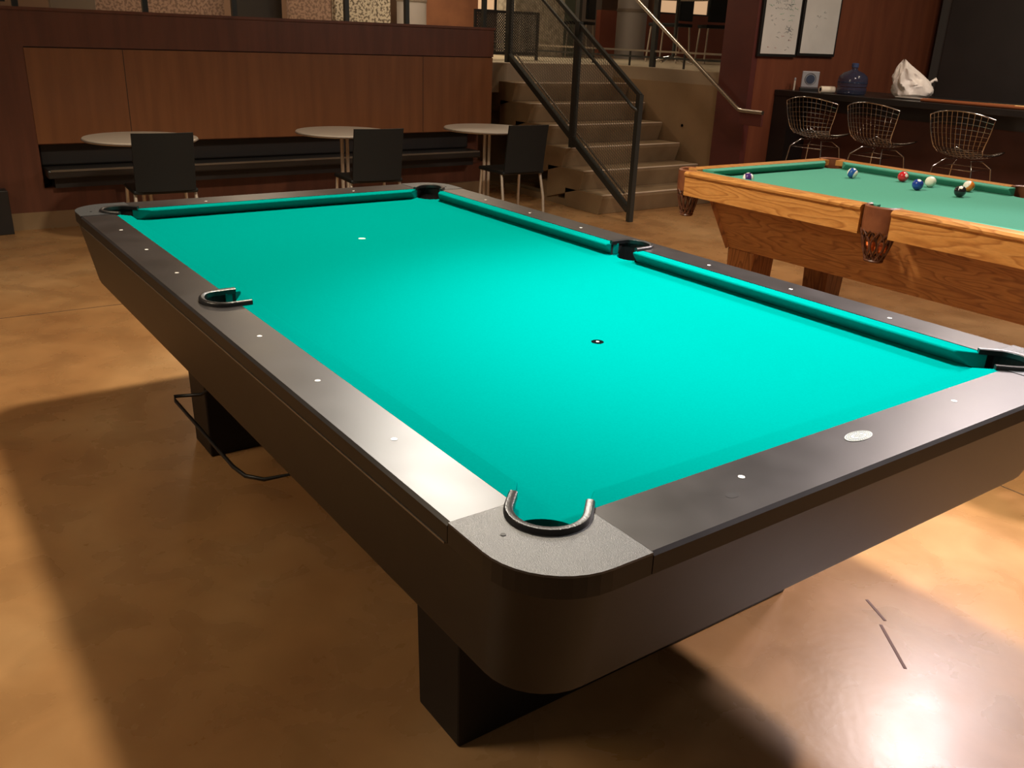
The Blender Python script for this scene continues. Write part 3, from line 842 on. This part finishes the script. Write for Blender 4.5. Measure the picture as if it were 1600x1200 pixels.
# corner blocks
for sx in (1, -1):
    for sy in (1, -1):
        rr = .125
        cx, cy = OX-rr, OY-rr
        outer = [(OX, .600)]+arc(cx, cy, rr, 0, 90, 10)+[(1.240, OY), (1.240, LY+cw)]
        # pocket cut: U shape along the diagonal
        pcx, pcy, pr = LX+.022, LY+.022, .060
        d = math.sqrt(.5)
        inner = []
        for k in range(15):
            a = R(135-180*k/14)          # from upper-left round to lower-right via the outer side
            inner.append((pcx+pr*math.cos(a), pcy+pr*math.sin(a)))
        P_ = outer+[(inner[0][0], max(inner[0][1]-0, LY+cw))]+inner+[(LX+cw, .600)]
        P_ = [(sx*x, sy*y) for x, y in P_]
        q = MB(); q.loft([[(x, y, z) for x, y in P_] for z in (ZR-.035, ZR-.0025, ZR+.0012)])
        for kk, ff in enumerate(q.f):
            if all(q.v[i][2] < ZR for i in ff): q.mi[kk] = 1
        o = q.build('corner_block', [M_block, M_lamside], pt); tri(o)
        # liner ridge and throat
        def U(off, r, n=16):
            pts = []
            for k in range(n+1):
                a = R(135-180*k/n); pts.append((pcx+r*math.cos(a), pcy+r*math.sin(a)))
            s0 = (pts[0][0]-d*off, pts[0][1]-d*off); s1 = (pts[-1][0]-d*off, pts[-1][1]-d*off)
            return [s0]+pts+[s1]
        ui, uo = U(.040, .052), U(.040, .066)
        q = MB(); rings = []
        for (x0, y0), (x1, y1) in zip(ui, uo):
            mx, my = (x0+x1)/2, (y0+y1)/2
            rings.append([(sx*x0, sy*y0, ZR-.004), (sx*x0, sy*y0, ZR+.0075), (sx*(mx*.4+x0*.6), sy*(my*.4+y0*.6), ZR+.0095), (sx*(mx*.4+x1*.6), sy*(my*.4+y1*.6), ZR+.0095), (sx*x1, sy*y1, ZR+.006), (sx*x1, sy*y1, ZR-.004)])
        q.loft(rings); lo_ = q.build('pocket_liner', M_rub, pt, 50)
        us = U(.05, .059)
        q = MB(); q.loft([[(sx*x, sy*y, z) for x, y in us] for z in (BED-.16, ZR-.003)], cap=False, closed=False)
        q.add([(sx*x, sy*y, BED-.155) for x, y in us], [tuple(range(len(us)))])
        e = q.build('pocket_throat', M_deepblack); e.parent = lo_
        q = MB(); q.lathe([(.0005, ZR+.001), (.004, ZR+.001), (.004, ZR+.0022), (.0005, ZR+.0022)], sx*1.309, sy*.749, 10)
        e = q.build('screw', M_deepblack); e.parent = o
for sy in (1, -1):
    def U2(wd, dp, n=16):
        return [(wd, LY+.018)]+[(wd*math.cos(R(a)), LY+.072+dp*math.sin(R(a))) for a in [180*k/n for k in range(n+1)]]+[(-wd, LY+.018)]
    ui, uo = U2(.056, .042), U2(.069, .056)
    q = MB(); rings = []
    for (x0, y0), (x1, y1) in zip(ui, uo):
        rings.append([(x0, sy*y0, ZR-.004), (x0, sy*y0, ZR+.008), ((x0*.6+x1*.4), sy*(y0*.6+y1*.4), ZR+.011), ((x0*.3+x1*.7), sy*(y0*.3+y1*.7), ZR+.011), (x1, sy*y1, ZR+.007), (x1, sy*y1, ZR-.004)])
    q.loft(rings); lo_ = q.build('pocket_liner', M_rub, pt, 50)
    us = U2(.060, .047)
    q = MB(); q.loft([[(x, sy*y, z) for x, y in us] for z in (BED-.16, ZR-.003)], cap=False, closed=False)
    q.add([(x, sy*y, BED-.155) for x, y in us], [tuple(range(len(us)))])
    e = q.build('pocket_throat', M_deepblack); e.parent = lo_
# sights
def sight(x, y):
    q = MB(); q.lathe([(.0004, ZR-.0005), (.0058, ZR-.0005), (.0058, ZR+.0006), (.0004, ZR+.0006)], x, y, 12); q.build('rail_sight', M_pearl, pt)
for u in (-.9525, -.635, -.3175, .3175, .635, .9525):
    for s in (1, -1): sight(u, s*.729)
for v in (-.3175, .3175):
    for s in (1, -1): sight(s*1.364, v)
# badge at the foot rail
q = MB(); q.lathe([(.001, ZR-.0005), (.026, ZR-.0005), (.026, ZR+.0012), (.001, ZR+.0012)], -1.367, .007, 36, .62, 1.35)
bd = q.build('oval_badge', M_badge, pt, 40)
q = MB()
for s in (.88, .60):
    q.tube([(-1.367+.0161*s*math.cos(a), .007+.0351*s*math.sin(a), ZR+.0013) for a in [2*PI*k/36 for k in range(36)]], .0006, 4, closed=True)
for k in range(30):
    a = 2*PI*k/30
    c1, s1 = math.cos(a), math.sin(a)
    q.bar((-1.367+.0161*.68*c1, .007+.0351*.68*s1, ZR+.0013), (-1.367+.0161*.80*c1, .007+.0351*.80*s1+.0006*(k % 3-1), ZR+.0013), .0008, .0006)
for j, wv in ((-.0045, .010), (0, .016), (.0045, .010)):
    n = int(wv*2/.0024)
    for k in range(n):
        y = .007-wv+k*.0024
        q.bar((-1.367+j-.0013, y, ZR+.0013), (-1.367+j+.0013, y+(.0008 if k % 2 else -.0005), ZR+.0013), .0007, .0006)
e = q.build('badge_lettering', M_badged); e.parent = bd
q = MB(); q.lathe([(.0005, ZR-.0002), (.011, ZR-.0002), (.011, ZR+.0003), (.0005, ZR+.0003)], -1.398, .378, 16, .8, 1.1); q.build('smudge', M_smudge, pt)
# spots
q = MB(); q.lathe([(.0005, BED), (.0155, BED), (.0155, BED+.0006), (.0005, BED+.0006)], -.637, 0, 28); sp_ = q.build('foot_spot', mat('matt_black_paper', (.004, .006, .006), .9, spec=0), pt)
q = MB(); q.lathe([(.0005, BED+.0005), (.0042, BED+.0005), (.0042, BED+.0011), (.0005, BED+.0011)], -.637, 0, 14); e = q.build('spot_centre', M_pearl); e.parent = sp_
q = MB(); q.lathe([(.0005, BED), (.0125, BED), (.0125, BED+.0006), (.0005, BED+.0006)], .655, -.005, 24)
q.build('head_spot', mat('pale_spot', (.55, .85, .72), .8), pt)
# cabinet
rings = []
for z, hx, hy, r in ((.558, 1.383, .752, .105), (.57, 1.388, .756, .11), (ZR-.036, 1.447, .792, .120)):
    rings.append([(x, y, z) for x, y in rrect(hx, hy, r, 8)])
q = MB(); q.loft(rings, cap=False)
inner = [[(x, y, z) for x, y in rrect(hx-.03, hy-.03, max(.02, r-.03), 8)] for z, hx, hy, r in ((ZR-.036, 1.447, .792, .12), (.558, 1.383, .752, .105))]
q.loft([rings[-1]]+inner+[rings[0]], cap=False)
q.build('cabinet', M_lamside, pt, 30)
q = MB(); q.box(-1.36, 1.36, -.72, .72, .60, .62); q.build('base_board', M_leg, pt)
for x0, x1 in ((-.90, -.726), (.785, .965)):
    q = MB()
    q.loft([[(x0, -.56, 0), (x1, -.56, 0), (x1, .552, 0), (x0, .552, 0)], [(x0-.008, -.57, .60), (x1+.008, -.57, .60), (x1+.008, .562, .60), (x0-.008, .562, .60)]])
    lg = q.build('leg', M_leg, pt, bevel=.006)
# wire shelf bracket under the far left side
q = MB()
q.tube([(.62, .56, .60), (.60, .585, .34), (.66, .60, .30), (.70, .68, .295), (.66, .685, .292), (.10, .685, .292), (.03, .675, .292), (-.02, .64, .294), (-.04, .56, .30), (-.04, .54, .60)], .006, 8)
q.build('wire_rack', M_wire, pt, 60)

# ------------------------------------------------------------------ oak pool table
B2 = .79; Z2 = .832
ot = thing('pool_table', 'oak pool table with green cloth and leather net pockets, seven balls on it', 'pool table', (.03, -2.83, 0))
HX, HY = 1.12, .56
q = MB(); q.prism(bed_outline(HX, HY, .03, .062, .07, .058, .05), B2-.025, B2); o = q.build('bed_cloth', M_cloth2, ot); tri(o)
c2 = .045
for sg in (1, -1):
    for a, b_, f0, f1 in ((-HX+.08, -.062, .05, .012), (.062, HX-.08, .012, .05)):
        cushion(a, b_, 0, 0, HY, HY+c2, sg, 'x', B2, .038, Z2-.001, f0, f1).build('cushion', M_cloth2, ot, 30, bevel=.002)
    cushion(-HY+.08, HY-.08, 0, 0, HX, HX+c2, sg, 'y', B2, .038, Z2-.001, .05, .05).build('cushion', M_cloth2, ot, 30, bevel=.002)
EX, EY = 1.255, .695
for sg in (1, -1):
    for a, b_ in ((-1.14, -.075), (.075, 1.14)):
        # rail: rounded top, overhanging lip, vertical fascia
        prof = [(HY+c2, Z2-.03), (HY+c2, Z2), (EY-.035, Z2+.004), (EY-.012, Z2+.001), (EY, Z2-.010), (EY-.002, Z2-.020), (EY-.010, Z2-.026), (EY-.010, Z2-.125), (EY-.040, Z2-.125), (EY-.05, Z2-.03)]
        q = MB(); q.loft([[(x, sg*y, z) for y, z in prof] for x in (a, b_)]); q.build('rail', M_oak, ot, 30)
    prof = [(HX+c2, Z2-.03), (HX+c2, Z2), (EX-.035, Z2+.004), (EX-.012, Z2+.001), (EX, Z2-.010), (EX-.002, Z2-.020), (EX-.010, Z2-.026), (EX-.010, Z2-.125), (EX-.040, Z2-.125), (EX-.05, Z2-.03)]
    q = MB(); q.loft([[(sg*x, y, z) for x, z in prof] for y in (-.575, .575)]); q.build('rail', M_oak, ot, 30)
# cabinet tapered
rings = [[(sx*hx, sy*hy, z) for sx, sy in ((1,1),(-1,1),(-1,-1),(1,-1))] for z, hx, hy in ((.43, 1.0, .44), (.76, 1.10, .555))]
q = MB(); q.loft(rings); q.build('cabinet', M_oakc, ot, bevel=.006)
for sx in (1, -1):
    for sy in (1, -1):
        q = MB(); q.bar((sx*1.002, sy*.442, .43), (sx*1.102, sy*.557, .76), .022, .022)
        q.build('corner_moulding', M_oakv, ot)
for sx in (1, -1):
    for sy in (1, -1):
        q = MB(); hx, hy = .09, .09; cx, cy = sx*.915, sy*.345
        q.loft([[(cx-hx*.85, cy-hy*.85, 0), (cx+hx*.85, cy-hy*.85, 0), (cx+hx*.85, cy+hy*.85, 0), (cx-hx*.85, cy+hy*.85, 0)],
                [(cx-hx, cy-hy, .43), (cx+hx, cy-hy, .43), (cx+hx, cy+hy, .43), (cx-hx, cy+hy, .43)]])
        q.build('leg', M_oakv, ot, bevel=.006)
# leather pockets: cx,cy centre, dr outward direction, wd width
def net_pocket(cx, cy, ang, wd):
    t = MB(); ca, sa = math.cos(ang), math.sin(ang)
    def W(x, y, z): return (cx+x*ca-y*sa, cy+x*sa+y*ca, z)
    n = 20
    pin, pout = [], []
    for k in range(n+1):
        a = R(-105+210*k/n)
        pin.append((.055*math.cos(a), wd*math.sin(a))); pout.append((.074*math.cos(a), (wd+.018)*math.sin(a)))
    # leather cap with skirt
    rings = []
    for (x0, y0), (x1, y1) in zip(pin, pout):
        rings.append([W(x0, y0, Z2-.03), W(x0, y0, Z2+.002), W((x0+x1)/2, (y0+y1)/2, Z2+.007), W(x1, y1, Z2+.001), W(x1*1.02, y1*1.0, Z2-.06), W(x1*.98, y1*.97, Z2-.105), W(x0*1.1, y0*1.05, Z2-.105)])
    q = MB(); q.loft(rings); p = q.build('pocket', M_leath, ot, 50)
    # net of leather strips
    q = MB()
    def ring(f):
        z = Z2-.10-.135*f
        s = 1-.50*f**1.3
        return z, s
    for k in range(0, 13):
        a0 = 2*PI*k/12
        for sgn in (1, -1):
            pts = []
            for j in range(9):
                f = j/8; z, s = ring(f)
                a = a0+sgn*.55*math.sin(f*PI)*.9
                pts.append(W(.010+.060*s*math.cos(a), (wd+.012)*s*math.sin(a), z))
            q.tube(pts, .0042, 5)
    e = q.build('net', M_leathd, None, 50); e.parent = p
    q = MB(); z, s = ring(1)
    q.tube([W(.010+.060*s*math.cos(2*PI*k/20), (wd+.012)*s*math.sin(2*PI*k/20), z) for k in range(20)], .007, 6, closed=True)
    e = q.build('net_base', M_leathd, None, 50); e.parent = p
    # throat and bottom
    q = MB(); q.lathe([(.050, Z2-.11), (.054, Z2-.02)], cx, cy, 20)
    return p
for sx in (1, -1):
    for sy in (1, -1):
        net_pocket(sx*(HX+.045), sy*(HY+.045), math.atan2(sy, sx), .068)
for sy in (1, -1):
    net_pocket(0, sy*(HY+.070), math.atan2(sy, 0), .066)

# ------------------------------------------------------------------ balls
def ball_mat(name, col, stripe=False, spot=True, rot=(0, 0, 0)):
    m = bpy.data.materials.new(name); m.use_nodes = True
    nt = m.node_tree; b = nt.nodes['Principled BSDF']; L = nt.links.new
    b.inputs['Roughness'].default_value = .08; b.inputs['Coat Weight'].default_value = .5
    white = (.86, .82, .72, 1)
    tc = nt.nodes.new('ShaderNodeTexCoord'); sx = nt.nodes.new('ShaderNodeSeparateXYZ')
    L(tc.outputs['Object'], sx.inputs[0])
    def mth(op, a, v=None):
        n = nt.nodes.new('ShaderNodeMath'); n.operation = op
        L(a, n.inputs[0])
        if v is not None: n.inputs[1].default_value = v
        return n.outputs[0]
    ax = mth('ABSOLUTE', sx.outputs[2])
    mask = mth('LESS_THAN', ax, .0155)         # stripe zone
    spotm = mth('GREATER_THAN', mth('ABSOLUTE', sx.outputs[0]), .0267)
    mx = nt.nodes.new('ShaderNodeMixRGB')
    mx.inputs[1].default_value = white; mx.inputs[2].default_value = (*col, 1)
    if stripe: L(mask, mx.inputs[0])
    else: mx.inputs[0].default_value = 1
    m2 = nt.nodes.new('ShaderNodeMixRGB'); m2.inputs[2].default_value = white
    L(mx.outputs[0], m2.inputs[1])
    if spot: L(spotm, m2.inputs[0])
    else: m2.inputs[0].default_value = 0
    L(m2.outputs[0], b.inputs['Base Color'])
    return m
def ball(x, y, col, stripe, spot, lb, rot):
    bm = bmesh.new(); bmesh.ops.create_uvsphere(bm, u_segments=32, v_segments=20, radius=.0286)
    me = bpy.data.meshes.new('billiard_ball'); bm.to_mesh(me); bm.free()
    for p in me.polygons: p.use_smooth = True
    me.materials.append(ball_mat('ball_'+lb.split()[0], col, stripe, spot))
    o = bpy.data.objects.new('billiard_ball', me); C.objects.link(o)
    o.location = (x, y, B2+.0287)
    # rot: (right, up, towards the camera) direction of the stripe axis or of the number spot
    dv = Vector((-.58, -.81, 0))*rot[0]+Vector((0, 0, 1))*rot[1]+Vector((-.68, .72, .1))*rot[2]
    o.rotation_euler = (dv.to_track_quat('Z', 'X') if stripe else dv.to_track_quat('X', 'Z')).to_euler()
    tag(o, lb, 'ball', 'billiard balls on the oak table')
ball(.926, -2.357, (.055, .02, .14), True, True, 'purple striped ball alone near the left rail of the oak table', (.95, .1, .18))
ball(.831, -3.120, (.02, .09, .33), True, True, 'blue striped ball nearest the far corner pocket of the oak table', (.75, -.35, .55))
ball(.627, -3.291, (.55, .015, .02), False, True, 'red solid ball near the far cushion', (.45, .25, .85))
ball(.413, -3.086, (.015, .05, .30), False, True, 'blue solid ball in front of the plain white ball', (.05, .85, .5))
ball(.446, -3.262, (.82, .80, .66), False, False, 'plain white cue ball near the far cushion', (0, 0, 1))
ball(.184, -3.090, (.012, .012, .014), False, True, 'black ball in front of the orange striped ball', (-.15, .75, .6))
ball(.264, -3.317, (.72, .20, .02), True, True, 'orange striped ball behind the black ball', (-.6, .45, .1))
# two balls resting in the near side pocket net
pk = .03, -2.83+.56+.083
for dx, lb in ((-.029, 'orange ball caught in the leather net of the side pocket, left one'), (.029, 'orange ball caught in the leather net of the side pocket, right one')):
    bm = bmesh.new(); bmesh.ops.create_uvsphere(bm, u_segments=24, v_segments=16, radius=.0286)
    me = bpy.data.meshes.new('billiard_ball'); bm.to_mesh(me); bm.free()
    for p in me.polygons: p.use_smooth = True
    me.materials.append(mat('ball_orange_net', (.75, .16, .03), .1, coat=.4))
    o = bpy.data.objects.new('billiard_ball', me); C.objects.link(o); o.location = (pk[0]-dx, pk[1], Z2-.178)
    tag(o, lb, 'ball', 'balls in the side pocket net')
